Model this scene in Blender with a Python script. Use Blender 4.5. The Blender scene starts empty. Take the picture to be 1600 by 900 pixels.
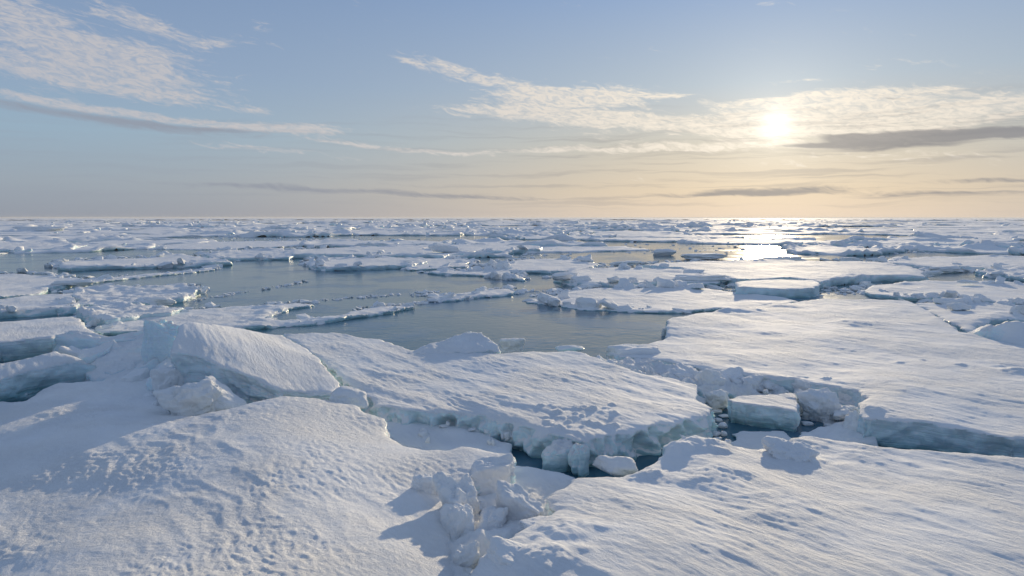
import bpy, bmesh, math, random
import numpy as np
from mathutils import Vector, Matrix
S = bpy.context.scene
R = math.radians
# ------------------------------------------------------------------ camera
H = 4.0                      # eye height above the water (m)
F = 1067.0                   # focal length in photo pixels (1600 wide)
PITCH = math.atan(110.0 / F)
cam_d = bpy.data.cameras.new("camera")
cam_d.sensor_width = 36.0
cam_d.lens = 36.0 * F / 1600.0
cam_d.clip_start = 0.1
cam_d.clip_end = 60000.0
cam = bpy.data.objects.new("camera", cam_d)
S.collection.objects.link(cam)
cam.location = (0, 0, H)
cam.rotation_euler = (math.pi / 2 - PITCH, 0, 0)
S.camera = cam
CP, SP = math.cos(PITCH), math.sin(PITCH)

def ray(px, py):
    a, b = (px - 800.0) / F, (450.0 - py) / F
    return (a, CP + b * SP, -SP + b * CP)

def P(px, py, z=0.0):
    """point of the place that stands at height z under a photo pixel"""
    d = ray(px, py)
    t = (z - H) / d[2]
    return (d[0] * t, d[1] * t, z)

def azel(px, py):
    d = ray(px, py)
    return math.atan2(d[0], d[1]), math.atan2(d[2], math.hypot(d[0], d[1]))

# ------------------------------------------------------------------ sun, sky, exposure
SUN_AZ, SUN_EL = azel(1212, 196)
SUN_EL_LAMP = SUN_EL + R(2.0)
sd = bpy.data.lights.new("sun", 'SUN')
sd.energy = 4.1
sd.angle = R(0.9)
sd.color = (1.0, 0.81, 0.54)
sun = bpy.data.objects.new("sun", sd)
S.collection.objects.link(sun)
sv = Vector((math.sin(SUN_AZ) * math.cos(SUN_EL_LAMP), math.cos(SUN_AZ) * math.cos(SUN_EL_LAMP), math.sin(SUN_EL_LAMP)))
sun.rotation_euler = (-sv).to_track_quat('-Z', 'Y').to_euler()
sun.location = (0, 0, 50)
S.view_settings.view_transform = 'Standard'
S.view_settings.look = 'None'
S.view_settings.exposure = 0.0
S.view_settings.gamma = 1.0
S.view_settings.use_curve_mapping = False

class NT:
    """small helper to write node maths"""
    def __init__(s, tree):
        s.t = tree; s.n = tree.nodes; s.l = tree.links
    def node(s, typ, **kw):
        n = s.n.new(typ)
        for k, v in kw.items(): setattr(n, k, v)
        return n
    def put(s, sock, v):
        if hasattr(v, 'is_output'): s.l.new(v, sock)
        elif v is not None: sock.default_value = v
    def m(s, op, a, b=None, c=None, clamp=False):
        n = s.n.new('ShaderNodeMath'); n.operation = op; n.use_clamp = clamp
        s.put(n.inputs[0], a); s.put(n.inputs[1], b); s.put(n.inputs[2], c)
        return n.outputs[0]
    def v(s, op, a, b=None, scale=None):
        n = s.n.new('ShaderNodeVectorMath'); n.operation = op
        s.put(n.inputs[0], a); s.put(n.inputs[1], b)
        if scale is not None: s.put(n.inputs['Scale'], scale)
        return n.outputs['Value'] if op in ('DOT_PRODUCT', 'LENGTH') else n.outputs['Vector']
    def xyz(s, x, y, z):
        n = s.n.new('ShaderNodeCombineXYZ')
        for i, q in enumerate((x, y, z)): s.put(n.inputs[i], q)
        return n.outputs[0]
    def noise(s, vec, scale=1.0, detail=4.0, rough=0.5, dist=0.0):
        n = s.n.new('ShaderNodeTexNoise')
        s.put(n.inputs['Vector'], vec); s.put(n.inputs['Scale'], scale)
        n.inputs['Detail'].default_value = detail
        n.inputs['Roughness'].default_value = rough
        n.inputs['Distortion'].default_value = dist
        return n.outputs['Fac']
    def ss(s, x, lo, hi, a=0.0, b=1.0):
        n = s.n.new('ShaderNodeMapRange'); n.interpolation_type = 'SMOOTHSTEP'
        s.put(n.inputs[0], x); s.put(n.inputs[1], lo); s.put(n.inputs[2], hi)
        s.put(n.inputs[3], a); s.put(n.inputs[4], b)
        return n.outputs[0]
    def mix(s, f, a, b, mode='MIX'):
        n = s.n.new('ShaderNodeMix'); n.data_type = 'RGBA'; n.blend_type = mode
        s.put(n.inputs[0], f)
        for i, q in ((6, a), (7, b)):
            if isinstance(q, tuple): q = (q[0], q[1], q[2], 1.0)
            s.put(n.inputs[i], q)
        return n.outputs[2]
    def ramp(s, f, stops):
        n = s.n.new('ShaderNodeValToRGB'); s.put(n.inputs[0], f)
        e = n.color_ramp.elements
        while len(e) < len(stops): e.new(0.5)
        for k, (p, c) in enumerate(stops):
            e[k].position = p; e[k].color = (c[0], c[1], c[2], 1.0)
        return n.outputs[0]

def srgb(r, g, b):
    f = lambda c: (c / 255 / 12.92) if c / 255 <= 0.04045 else ((c / 255 + 0.055) / 1.055) ** 2.4
    return (f(r), f(g), f(b))

W = bpy.data.worlds.new("World"); S.world = W
W.use_nodes = True
w = NT(W.node_tree)
w.n.clear()
tc = w.node('ShaderNodeTexCoord')
D = w.v('NORMALIZE', tc.outputs['Generated'])
sep = w.node('ShaderNodeSeparateXYZ'); w.l.new(D, sep.inputs[0])
dx, dy, dz = sep.outputs
az = w.m('ARCTAN2', dx, dy)
el = w.m('ARCSINE', dz)
sky = w.node('ShaderNodeTexSky'); sky.sky_type = 'NISHITA'
sky.sun_disc = False
sky.sun_elevation = SUN_EL_LAMP
sky.sun_rotation = SUN_AZ
sky.altitude = 0.0; sky.air_density = 1.0; sky.dust_density = 0.6; sky.ozone_density = 2.0
sunv = (math.sin(SUN_AZ) * math.cos(SUN_EL), math.cos(SUN_AZ) * math.cos(SUN_EL), math.sin(SUN_EL))
cosang = w.v('DOT_PRODUCT', D, sunv)
ang = w.m('ARCCOSINE', w.m('MINIMUM', cosang, 0.999999))
# thin high haze: pale veil that turns warm towards the sun, low over the horizon
elu = w.m('MAXIMUM', el, 0.0)
aside = w.m('ABSOLUTE', w.m('SUBTRACT', az, SUN_AZ))
warm = w.m('POWER', 2.718, w.m('MULTIPLY', w.m('POWER', w.m('DIVIDE', aside, 0.54), 2.0), -1.0))
K = 10.0        # sky colours below are as seen at background strength 0.1
def kc(r, g, b):
    c = srgb(r, g, b); return (c[0] * K, c[1] * K, c[2] * K)
E = lambda py: azel(800, py)[1] / 0.5
cool = w.ramp(w.m('DIVIDE', elu, 0.5), [(0.0, srgb(143, 151, 165)), (E(290), srgb(152, 165, 178)), (E(220), srgb(149, 174, 194)), (E(130), srgb(139, 162, 191)), (E(0), srgb(127, 151, 185)), (1.0, srgb(120, 141, 174))])
hot = w.ramp(w.m('DIVIDE', elu, 0.5), [(0.0, srgb(226, 208, 188)), (E(300), srgb(226, 207, 180)), (E(230), srgb(208, 201, 186)), (E(140), srgb(180, 193, 204)), (E(0), srgb(148, 172, 206)), (1.0, srgb(124, 146, 180))])
veil = w.mix(warm, cool, hot)
veil = w.v('SCALE', veil, scale=K)
skyc = w.mix(0.985, sky.outputs[0], veil)
# clouds, placed by bearing and height above the horizon
wob = w.noise(w.xyz(w.m('MULTIPLY', az, 9.0), w.m('MULTIPLY', el, 30.0), 5.5), 1.0, 3.0, 0.5)
az_t, el_t = az, el
el = w.m('ADD', el_t, w.m('MULTIPLY', w.m('SUBTRACT', wob, 0.5), 0.020))
nz1 = w.noise(w.xyz(w.m('MULTIPLY', az, 7.0), w.m('MULTIPLY', w.m('ADD', el, w.m('MULTIPLY', az, 0.10)), 46.0), 0.0), 1.0, 6.0, 0.6, 0.35)
nz2 = w.noise(w.xyz(w.m('MULTIPLY', az, 30.0), w.m('MULTIPLY', w.m('ADD', el, w.m('MULTIPLY', az, 0.16)), 125.0), 3.7), 1.0, 8.0, 0.66, 1.1)
nz = w.m('ADD', w.m('MULTIPLY', w.m('SUBTRACT', w.m('ADD', w.m('MULTIPLY', nz1, 0.38), w.m('MULTIPLY', nz2, 0.62)), 0.5), 4.6), 0.5)
def blob(px, py, wx, wy, tilt=0.0, amp=1.0):
    a0, e0 = azel(px, py)
    sx = wx / F; sy = wy / F
    # tilt: pixels of fall per pixel to the right
    da = w.m('SUBTRACT', az, a0)
    de = w.m('ADD', w.m('SUBTRACT', el, e0), w.m('MULTIPLY', da, tilt))
    u = w.m('POWER', w.m('ABSOLUTE', w.m('DIVIDE', da, sx)), 2.0)
    q = w.m('ADD', u, w.m('POWER', w.m('ABSOLUTE', w.m('DIVIDE', de, sy)), 2.0))
    g = w.m('POWER', 2.718, w.m('MULTIPLY', q, -1.0))
    return w.m('MULTIPLY', g, amp) if amp != 1.0 else g
def total(lst, cap=1.3):
    o = lst[0]
    for q in lst[1:]: o = w.m('ADD', o, q)
    return w.m('MINIMUM', o, cap)
white = total([blob(70, 70, 150, 45, .12, .82), blob(200, 84, 95, 18, .1, .95), blob(225, 134, 105, 17, .1, 1.2), blob(60, 110, 90, 12, .1, .8), blob(180, 15, 70, 16, .2, .75), blob(335, 67, 38, 9, 0, .9),
    blob(160, 170, 240, 6, .085, .95), blob(300, 186, 150, 5, .085, .9), blob(470, 201, 90, 7, .03, 1.1), blob(20, 20, 50, 14, .1, .7), blob(250, 40, 60, 10, .2, .7), blob(410, 40, 20, 22, -.5, .5),
    blob(645, 98, 32, 6, .22, .9), blob(700, 100, 45, 7, .2, 1.0), blob(750, 124, 70, 9, .12, 1.25), blob(840, 153, 90, 15, .05, 1.3), blob(955, 150, 80, 15, .05, 1.3), blob(1040, 151, 40, 4, .05, .9), blob(850, 178, 160, 10, .04, 1.35), blob(970, 188, 110, 9, .05, 1.1),
    blob(1360, 151, 110, 15, -.02, 1.4), blob(1100, 196, 160, 16, 0, 1.25), blob(1190, 157, 90, 5, 0, .95), blob(1230, 182, 120, 18, 0, 1.1), blob(1520, 178, 130, 17, -.17, 1.3), blob(1350, 190, 160, 16, -.05, 1.15), blob(1150, 228, 200, 9, 0, .8), blob(1400, 248, 200, 12, 0, .6),
    blob(400, 232, 110, 6, .08, .95), blob(560, 226, 80, 4, .07, .8), blob(680, 238, 90, 4, .05, .7), blob(400, 171, 55, 6, 0, .65), blob(820, 236, 120, 5, -.03, .85), blob(990, 234, 120, 5, 0, .85),
    blob(1240, 130, 60, 5, 0, .4), blob(1400, 100, 120, 8, -.08, .4), blob(1470, 134, 25, 3, 0, .8), blob(1500, 190, 60, 5, -.1, .8)])
grey = total([blob(150, 184, 230, 9, .085, .95), blob(330, 199, 120, 5, .05, .7), blob(1370, 219, 85, 10, -.02, 1.5), blob(1420, 230, 60, 4, 0, .8), blob(1550, 209, 110, 8, .03, 1.5), blob(1320, 212, 40, 5, .05, .9), blob(1270, 227, 60, 3, 0, .8), blob(1400, 152, 45, 4, .1, .7),
    blob(1210, 297, 130, 7, 0, 1.1), blob(420, 293, 260, 6, .02, .85), blob(740, 308, 170, 5, .03, .8), blob(1120, 304, 150, 4, 0, .7), blob(1560, 282, 90, 4, 0, .85), blob(1480, 304, 130, 5, 0, .8),
    blob(650, 288, 120, 4, .03, .5), blob(900, 262, 90, 4, 0, .4)])
dw = w.ss(w.m('ADD', w.m('MULTIPLY', white, 1.15), w.m('MULTIPLY', nz, 1.05)), 0.98, 1.95)
dg = w.ss(w.m('ADD', w.m('MULTIPLY', grey, 1.1), w.m('MULTIPLY', nz, 0.42)), 0.62, 1.5)
nz3 = w.noise(w.xyz(w.m('MULTIPLY', az, 70.0), w.m('MULTIPLY', w.m('ADD', el, w.m('MULTIPLY', az, 0.14)), 230.0), 1.7), 1.0, 5.0, 0.6, 0.8)
dw = w.m('MULTIPLY', dw, w.ss(nz3, .30, .62, .30, 1.0))
# faint stripes of layer cloud low over the horizon
nzs = w.noise(w.xyz(w.m('MULTIPLY', az, 4.0), w.m('MULTIPLY', el, 120.0), 9.1), 1.0, 5.0, 0.6, 0.3)
stripes = w.m('MULTIPLY', w.ss(nzs, .48, .66), w.m('MULTIPLY', w.ss(el, .0, .03), w.ss(el, .12, .17, 1.0, 0.0)))
el = el_t
# sparse cirrus everywhere else overhead and behind
cir = w.m('MULTIPLY', w.ss(w.noise(w.v('MULTIPLY', D, (2.2, 2.2, 9.0)), 1.0, 6.0, 0.6, 0.4), .52, .8), w.ss(el, .30, .5))
sunside = w.m('POWER', 2.718, w.m('MULTIPLY', w.m('POWER', w.m('DIVIDE', ang, 0.5), 2.0), -1.0))
wc = w.mix(sunside, srgb(190, 189, 194), srgb(250, 238, 220))
wc = w.v('SCALE', wc, scale=K)
gc = w.v('SCALE', w.mix(sunside, srgb(148, 154, 168), srgb(138, 135, 136)), scale=K)
c1 = w.mix(w.m('MULTIPLY', dw, 0.92), skyc, wc)
c1 = w.mix(w.m('MULTIPLY', dg, 0.82), c1, gc)
c1 = w.mix(w.m('MULTIPLY', cir, 0.45), c1, wc)
c1 = w.mix(w.m('MULTIPLY', stripes, w.m('ADD', 0.14, w.m('MULTIPLY', warm, 0.20))), c1, gc)
# glare of the veiled sun
g1 = w.m('MULTIPLY', w.m('POWER', 2.718, w.m('MULTIPLY', w.m('POWER', w.m('DIVIDE', ang, 0.019), 2.0), -1.0)), 4.2)
g2 = w.m('MULTIPLY', w.m('POWER', 2.718, w.m('DIVIDE', w.m('MULTIPLY', ang, -1.0), 0.075)), 2.9)
gl = w.v('SCALE', (1.0, 0.93, 0.78), scale=w.m('ADD', g1, g2))
c1 = w.v('ADD', c1, gl)
bg = w.node('ShaderNodeBackground'); bg.inputs['Strength'].default_value = 0.1
w.l.new(c1, bg.inputs['Color'])
wo = w.node('ShaderNodeOutputWorld'); w.l.new(bg.outputs[0], wo.inputs[0])

# ------------------------------------------------------------------ noise (numpy)
rs = np.random.RandomState(7)
PT = rs.permutation(512).astype(np.int64)
GA = rs.rand(512) * 2 * np.pi
G3 = rs.randn(512, 3); G3 /= np.linalg.norm(G3, axis=1)[:, None]
def _f(t): return t * t * t * (t * (t * 6 - 15) + 10)
def per2(x, y, seed=0):
    xi = np.floor(x).astype(np.int64); yi = np.floor(y).astype(np.int64)
    xf = x - xi; yf = y - yi
    def g(i, j, ax, ay):
        h = PT[(PT[(xi + i + seed * 37) & 511] + yi + j) & 511]
        a = GA[h]
        return np.cos(a) * ax + np.sin(a) * ay
    u, v = _f(xf), _f(yf)
    a = g(0, 0, xf, yf) * (1 - u) + g(1, 0, xf - 1, yf) * u
    b = g(0, 1, xf, yf - 1) * (1 - u) + g(1, 1, xf - 1, yf - 1) * u
    return (a * (1 - v) + b * v) * 1.5
def per3(x, y, z, seed=0):
    xi = np.floor(x).astype(np.int64); yi = np.floor(y).astype(np.int64); zi = np.floor(z).astype(np.int64)
    xf, yf, zf = x - xi, y - yi, z - zi
    u, v, w_ = _f(xf), _f(yf), _f(zf)
    out = 0
    for i in (0, 1):
        for j in (0, 1):
            for k in (0, 1):
                h = PT[(PT[(PT[(xi + i + seed * 37) & 511] + yi + j) & 511] + zi + k) & 511]
                g = G3[h]
                q = g[..., 0] * (xf - i) + g[..., 1] * (yf - j) + g[..., 2] * (zf - k)
                out = out + q * (u if i else 1 - u) * (v if j else 1 - v) * (w_ if k else 1 - w_)
    return out * 1.5
def fbm2(x, y, o=4, seed=0, g=0.5):
    r, a, f = 0, 1.0, 1.0
    for k in range(o):
        r = r + a * per2(x * f, y * f, seed + k); a *= g; f *= 2.03
    return r
def fbm3(x, y, z, o=3, seed=0, g=0.5):
    r, a, f = 0, 1.0, 1.0
    for k in range(o):
        r = r + a * per3(x * f, y * f, z * f, seed + k); a *= g; f *= 2.03
    return r
def rid2(x, y, o=3, seed=0):
    r, a, f = 0, 1.0, 1.0
    for k in range(o):
        r = r + a * (1 - 2 * np.abs(per2(x * f, y * f, seed + k))); a *= 0.5; f *= 2.03
    return r
def sst(x, a, b):
    t = np.clip((x - a) / (b - a), 0, 1); return t * t * (3 - 2 * t)

# ------------------------------------------------------------------ materials
def ice_material(name, bare=False, bump=1.0, lo=0.42, crust=False):
    mt = bpy.data.materials.new(name); mt.use_nodes = True
    s = NT(mt.node_tree); s.n.clear()
    geo = s.node('ShaderNodeNewGeometry')
    pos = geo.outputs['Position']
    sp = s.node('ShaderNodeSeparateXYZ'); s.l.new(pos, sp.inputs[0])
    sn = s.node('ShaderNodeSeparateXYZ'); s.l.new(geo.outputs['Normal'], sn.inputs[0])
    # wind axes
    along = s.v('DOT_PRODUCT', pos, (0.6, -0.8, 0.0)); across = s.v('DOT_PRODUCT', pos, (0.8, 0.6, 0.0))
    wv = s.xyz(s.m('MULTIPLY', along, 0.22), across, sp.outputs[2])
    n_str = s.noise(wv, 16.0, 8.0, 0.72, 0.4)
    n_med = s.noise(pos, 10.0, 8.0, 0.72, 0.3)
    n_fin = s.noise(pos, 60.0, 3.0, 0.6)
    n_big = s.noise(pos, 0.9, 3.0, 0.5)
    up = s.m('ADD', sn.outputs[2], s.m('MULTIPLY', s.m('SUBTRACT', n_med, 0.5), 0.55))
    fs = s.ss(up, 0.50, 0.90) if bare else s.ss(up, lo, lo + 0.24)
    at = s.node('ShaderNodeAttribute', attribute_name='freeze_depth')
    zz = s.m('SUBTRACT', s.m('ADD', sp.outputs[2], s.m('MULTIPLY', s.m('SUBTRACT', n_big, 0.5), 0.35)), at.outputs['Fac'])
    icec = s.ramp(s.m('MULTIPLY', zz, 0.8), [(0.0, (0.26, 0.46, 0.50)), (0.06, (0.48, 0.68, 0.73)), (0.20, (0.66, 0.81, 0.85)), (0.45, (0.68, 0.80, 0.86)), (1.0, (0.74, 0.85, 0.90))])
    snowc = s.mix(s.ss(n_big, 0.35, 0.7), (0.84, 0.86, 0.88), (0.89, 0.89, 0.88))
    lay0 = s.noise(s.xyz(s.m('MULTIPLY', along, 1.6), s.m('MULTIPLY', across, 1.6), s.m('MULTIPLY', sp.outputs[2], 14.0)), 1.0, 4.0, 0.6, 0.3)
    icec = s.mix(s.ss(lay0, 0.50, 0.68, 0.0, 0.6), icec, (0.80, 0.87, 0.90))
    col = s.mix(fs, icec, snowc)
    patch = s.ss(s.noise(pos, 0.55, 3.0, 0.55, 0.4), 0.36, 0.62, 0.45, 1.15)
    lay = s.noise(s.xyz(s.m('MULTIPLY', along, 1.2), s.m('MULTIPLY', across, 1.2), s.m('MULTIPLY', sp.outputs[2], 16.0)), 1.0, 4.0, 0.6, 0.3)
    hgt = s.m('ADD', s.m('ADD', s.m('MULTIPLY', n_str, 0.006 if crust else 0.062), s.m('MULTIPLY', n_med, 0.08 if crust else 0.036)), s.m('MULTIPLY', n_fin, 0.008))
    bp = s.node('ShaderNodeBump'); bp.inputs['Strength'].default_value = 0.75 * bump
    bp.inputs['Distance'].default_value = 1.0
    s.l.new(s.m('ADD', s.m('MULTIPLY', s.m('MULTIPLY', hgt, patch), s.m('ADD', s.m('MULTIPLY', fs, 0.75), 0.25)), s.m('MULTIPLY', s.m('MULTIPLY', lay, s.m('SUBTRACT', 1.0, fs)), 0.05)), bp.inputs['Height'])
    b = s.node('ShaderNodeBsdfPrincipled')
    s.l.new(col, b.inputs['Base Color'])
    s.l.new(s.m('ADD', s.m('MULTIPLY', fs, 0.4), 0.35), b.inputs['Roughness'])
    b.inputs['IOR'].default_value = 1.31
    s.l.new(s.m('SUBTRACT', 0.5, s.m('MULTIPLY', fs, 0.32)), b.inputs['Specular IOR Level'])
    b.inputs['Subsurface Weight'].default_value = 0.0
    s.l.new(s.m('MULTIPLY', s.m('SUBTRACT', 1.0, fs), 0.5), b.inputs['Subsurface Weight'])
    b.inputs['Subsurface Radius'].default_value = (0.5, 0.85, 1.0)
    b.inputs['Subsurface Scale'].default_value = 0.15
    s.l.new(bp.outputs[0], b.inputs['Normal'])
    o = s.node('ShaderNodeOutputMaterial'); s.l.new(b.outputs[0], o.inputs[0])
    return mt
M_SNOW = ice_material("wind_packed_snow")
M_FAR = ice_material("far_snow", bump=0.6, lo=.2)
M_CRUST = ice_material("crusted_snow", crust=True)
M_LUMP = ice_material("snow_coated_lump", lo=-0.95, crust=True, bump=.8)
M_BARE = ice_material("bare_blue_ice", bare=True, bump=0.9)

def water_material():
    mt = bpy.data.materials.new("cold_sea_water"); mt.use_nodes = True
    s = NT(mt.node_tree); s.n.clear()
    geo = s.node('ShaderNodeNewGeometry'); pos = geo.outputs['Position']
    n1 = s.noise(pos, 3.0, 4.0, 0.6, 0.3)
    n2 = s.noise(pos, 0.22, 4.0, 0.55)
    n3 = s.noise(pos, 0.9, 5.0, 0.65, 0.4)
    fz = s.ss(n2, 0.47, 0.62)                      # grease ice dulls the surface in patches
    col = s.mix(fz, (0.04, 0.13, 0.185), (0.11, 0.21, 0.30))
    bp = s.node('ShaderNodeBump'); bp.inputs['Strength'].default_value = 0.5; bp.inputs['Distance'].default_value = 1.0
    s.l.new(s.m('ADD', s.m('MULTIPLY', n1, 0.022), s.m('MULTIPLY', s.m('MULTIPLY', n3, fz), 0.05)), bp.inputs['Height'])
    b = s.node('ShaderNodeBsdfPrincipled'); s.l.new(col, b.inputs['Base Color'])
    s.l.new(s.m('ADD', s.m('MULTIPLY', fz, 0.10), 0.12), b.inputs['Roughness'])
    b.inputs['IOR'].default_value = 1.33
    b.inputs['Specular IOR Level'].default_value = 0.42
    s.l.new(bp.outputs[0], b.inputs['Normal'])
    o = s.node('ShaderNodeOutputMaterial'); s.l.new(b.outputs[0], o.inputs[0])
    return mt
M_WATER = water_material()

# ------------------------------------------------------------------ object helpers
def link_mesh(name, V, Fq, mat, parent=None, origin=None, shift=0.0, flat=False):
    me = bpy.data.meshes.new(name)
    V = np.asarray(V, dtype=np.float32)
    if origin is not None: V = V - np.asarray(origin, dtype=np.float32)
    Fq = np.asarray(Fq, dtype=np.int32)
    me.vertices.add(len(V)); me.vertices.foreach_set('co', V.ravel())
    n, k = Fq.shape
    me.loops.add(n * k); me.loops.foreach_set('vertex_index', Fq.ravel())
    me.polygons.add(n)
    me.polygons.foreach_set('loop_start', np.arange(0, n * k, k, dtype=np.int32))
    me.polygons.foreach_set('use_smooth', np.full(n, not flat, dtype=bool))
    me.update(calc_edges=True)
    me.materials.append(mat)
    if shift:
        me.attributes.new('freeze_depth', 'FLOAT', 'POINT').data.foreach_set('value', np.full(len(V), shift, dtype=np.float32))
    o = bpy.data.objects.new(name, me); S.collection.objects.link(o)
    if parent is not None: o.parent = parent
    elif origin is not None: o.location = origin
    return o
def tag(o, label=None, cat=None, group=None, kind=None):
    if label: o['label'] = label
    if cat: o['category'] = cat
    if group: o['group'] = group
    if kind: o['kind'] = kind
    return o
def empty(name, loc, **kw):
    o = bpy.data.objects.new(name, None); S.collection.objects.link(o); o.location = loc
    o.empty_display_size = 0.3
    return tag(o, **kw)
def compact(V, Q):
    used = np.zeros(len(V), bool); used[Q.ravel()] = True
    idx = np.cumsum(used) - 1
    return V[used], idx[Q]

# ------------------------------------------------------------------ sea
def sea():
    rr = np.concatenate([[0.0], np.geomspace(2.0, 40000.0, 60)])
    na = 96
    a = np.linspace(0, 2 * np.pi, na, endpoint=False)
    V = [(0, 0, 0)]
    for r in rr[1:]:
        for t in a: V.append((r * math.sin(t), r * math.cos(t), 0.0))
    me = bpy.data.meshes.new("sea")
    Fs = [(0, 1 + (j + 1) % na, 1 + j) for j in range(na)]
    for i in range(len(rr) - 2):
        for j in range(na):
            p, q = 1 + i * na, 1 + (i + 1) * na; k = (j + 1) % na
            Fs.append((p + j, p + k, q + k, q + j))
    me.from_pydata(V, [], Fs); me.materials.append(M_WATER)
    o = bpy.data.objects.new("sea", me); S.collection.objects.link(o)
    tag(o, kind='structure')
sea()

# ------------------------------------------------------------------ floe builder
def tps(pts, zs, lam=0.02):
    pts = np.asarray(pts, float); zs = np.asarray(zs, float)
    n = len(pts)
    d = np.linalg.norm(pts[:, None] - pts[None], axis=2)
    Kk = np.where(d > 0, d * d * np.log(np.maximum(d, 1e-9)), 0) + np.eye(n) * lam
    Pm = np.c_[np.ones(n), pts]
    A = np.zeros((n + 3, n + 3)); A[:n, :n] = Kk; A[:n, n:] = Pm; A[n:, :n] = Pm.T
    sol = np.linalg.solve(A, np.r_[zs, 0, 0, 0])
    def f(x, y):
        o = sol[n] + sol[n + 1] * x + sol[n + 2] * y
        for i in range(n):
            q = (x - pts[i, 0]) ** 2 + (y - pts[i, 1]) ** 2
            o = o + sol[i] * 0.5 * q * np.log(np.maximum(q, 1e-12))
        return o
    return f

def sdf(poly, x, y):
    """signed distance to a polygon (positive inside) and nearest point"""
    best = np.full(x.shape, 1e18); bx = np.zeros_like(x); by = np.zeros_like(y)
    ins = np.zeros(x.shape, bool)
    n = len(poly)
    for i in range(n):
        ax, ay = poly[i]; cx, cy = poly[(i + 1) % n]
        ex, ey = cx - ax, cy - ay
        L = ex * ex + ey * ey + 1e-12
        t = np.clip(((x - ax) * ex + (y - ay) * ey) / L, 0, 1)
        qx, qy = ax + t * ex, ay + t * ey
        d = (x - qx) ** 2 + (y - qy) ** 2
        m = d < best
        best = np.where(m, d, best); bx = np.where(m, qx, bx); by = np.where(m, qy, by)
        c = ((ay > y) != (cy > y)) & (x < (cx - ax) * (y - ay) / (cy - ay + 1e-18) + ax)
        ins ^= c
    d = np.sqrt(best)
    return np.where(ins, d, -d), bx, by

def wind(x, y):
    return 0.6 * x - 0.8 * y, 0.8 * x + 0.6 * y

def relief(x, y, r, style, amp=1.0):
    u, v = wind(x, y)
    z = 0.045 * fbm2(x / 3.1, y / 3.1, 3, 1) * amp
    if style == 'crust':
        mk = .30 + .85 * sst(fbm2(x / 1.6, y / 1.6, 3, 23), -.3, .5)
        wx = x + .10 * per2(x / .5, y / .5, 9); wy = y + .10 * per2(x / .5, y / .5, 12)
        uu, vv = wind(wx, wy)
        z = z + 0.0065 * amp * mk * rid2(uu / 0.36, vv / 0.17, 4, 3)
        z = z + 0.0075 * amp * mk * fbm2(uu / 0.13, vv / 0.075, 3, 5, .6)
        z = z + 0.014 * amp * sst(fbm2(x / 2.1, y / 2.1, 2, 29), -.1, .5) * rid2(u / 1.3, v / 0.45 + .4 * per2(x, y, 8), 2, 19)
    elif style == 'sastrugi':
        m = 0.10 + 0.90 * sst(fbm2(x / 1.7, y / 1.7, 2, 21), -0.25, 0.5)
        a = u + 0.25 * per2(x / 0.9, y / 0.9, 2)
        z = z + 0.0075 * amp * m * rid2(a / 0.7, v / 0.15 + 0.7 * per2(x / 0.6, y / 0.6, 4), 4, 3) + 0.006 * amp * fbm2(u / 0.26, v / 0.09, 3, 7) + .018 * amp * rid2(a / 3.0, v / 0.8, 2, 13)
    elif style == 'smooth':
        z = z + 0.010 * amp * fbm2(u / 1.6, v / 0.5, 4, 3, .6) + 0.006 * fbm2(u / 0.3, v / 0.09, 3, 7)
    elif style == 'rough':
        z = z + 0.05 * amp * rid2(x / 1.1, y / 1.1, 4, 3) + 0.015 * amp * fbm2(x / 0.15, y / 0.15, 3, 6)
    elif style == 'rubble':
        z = z + 0.13 * amp * (0.5 - np.abs(per2(x / 0.75, y / 0.75, 4)) * 2.2) + 0.07 * amp * (0.5 - np.abs(per2(x / 0.33, y / 0.33, 6)) * 2) + 0.02 * amp * fbm2(x / 0.12, y / 0.12, 3, 8)
    return z

def bool_ctrl(p): return len(p) > 2

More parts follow.
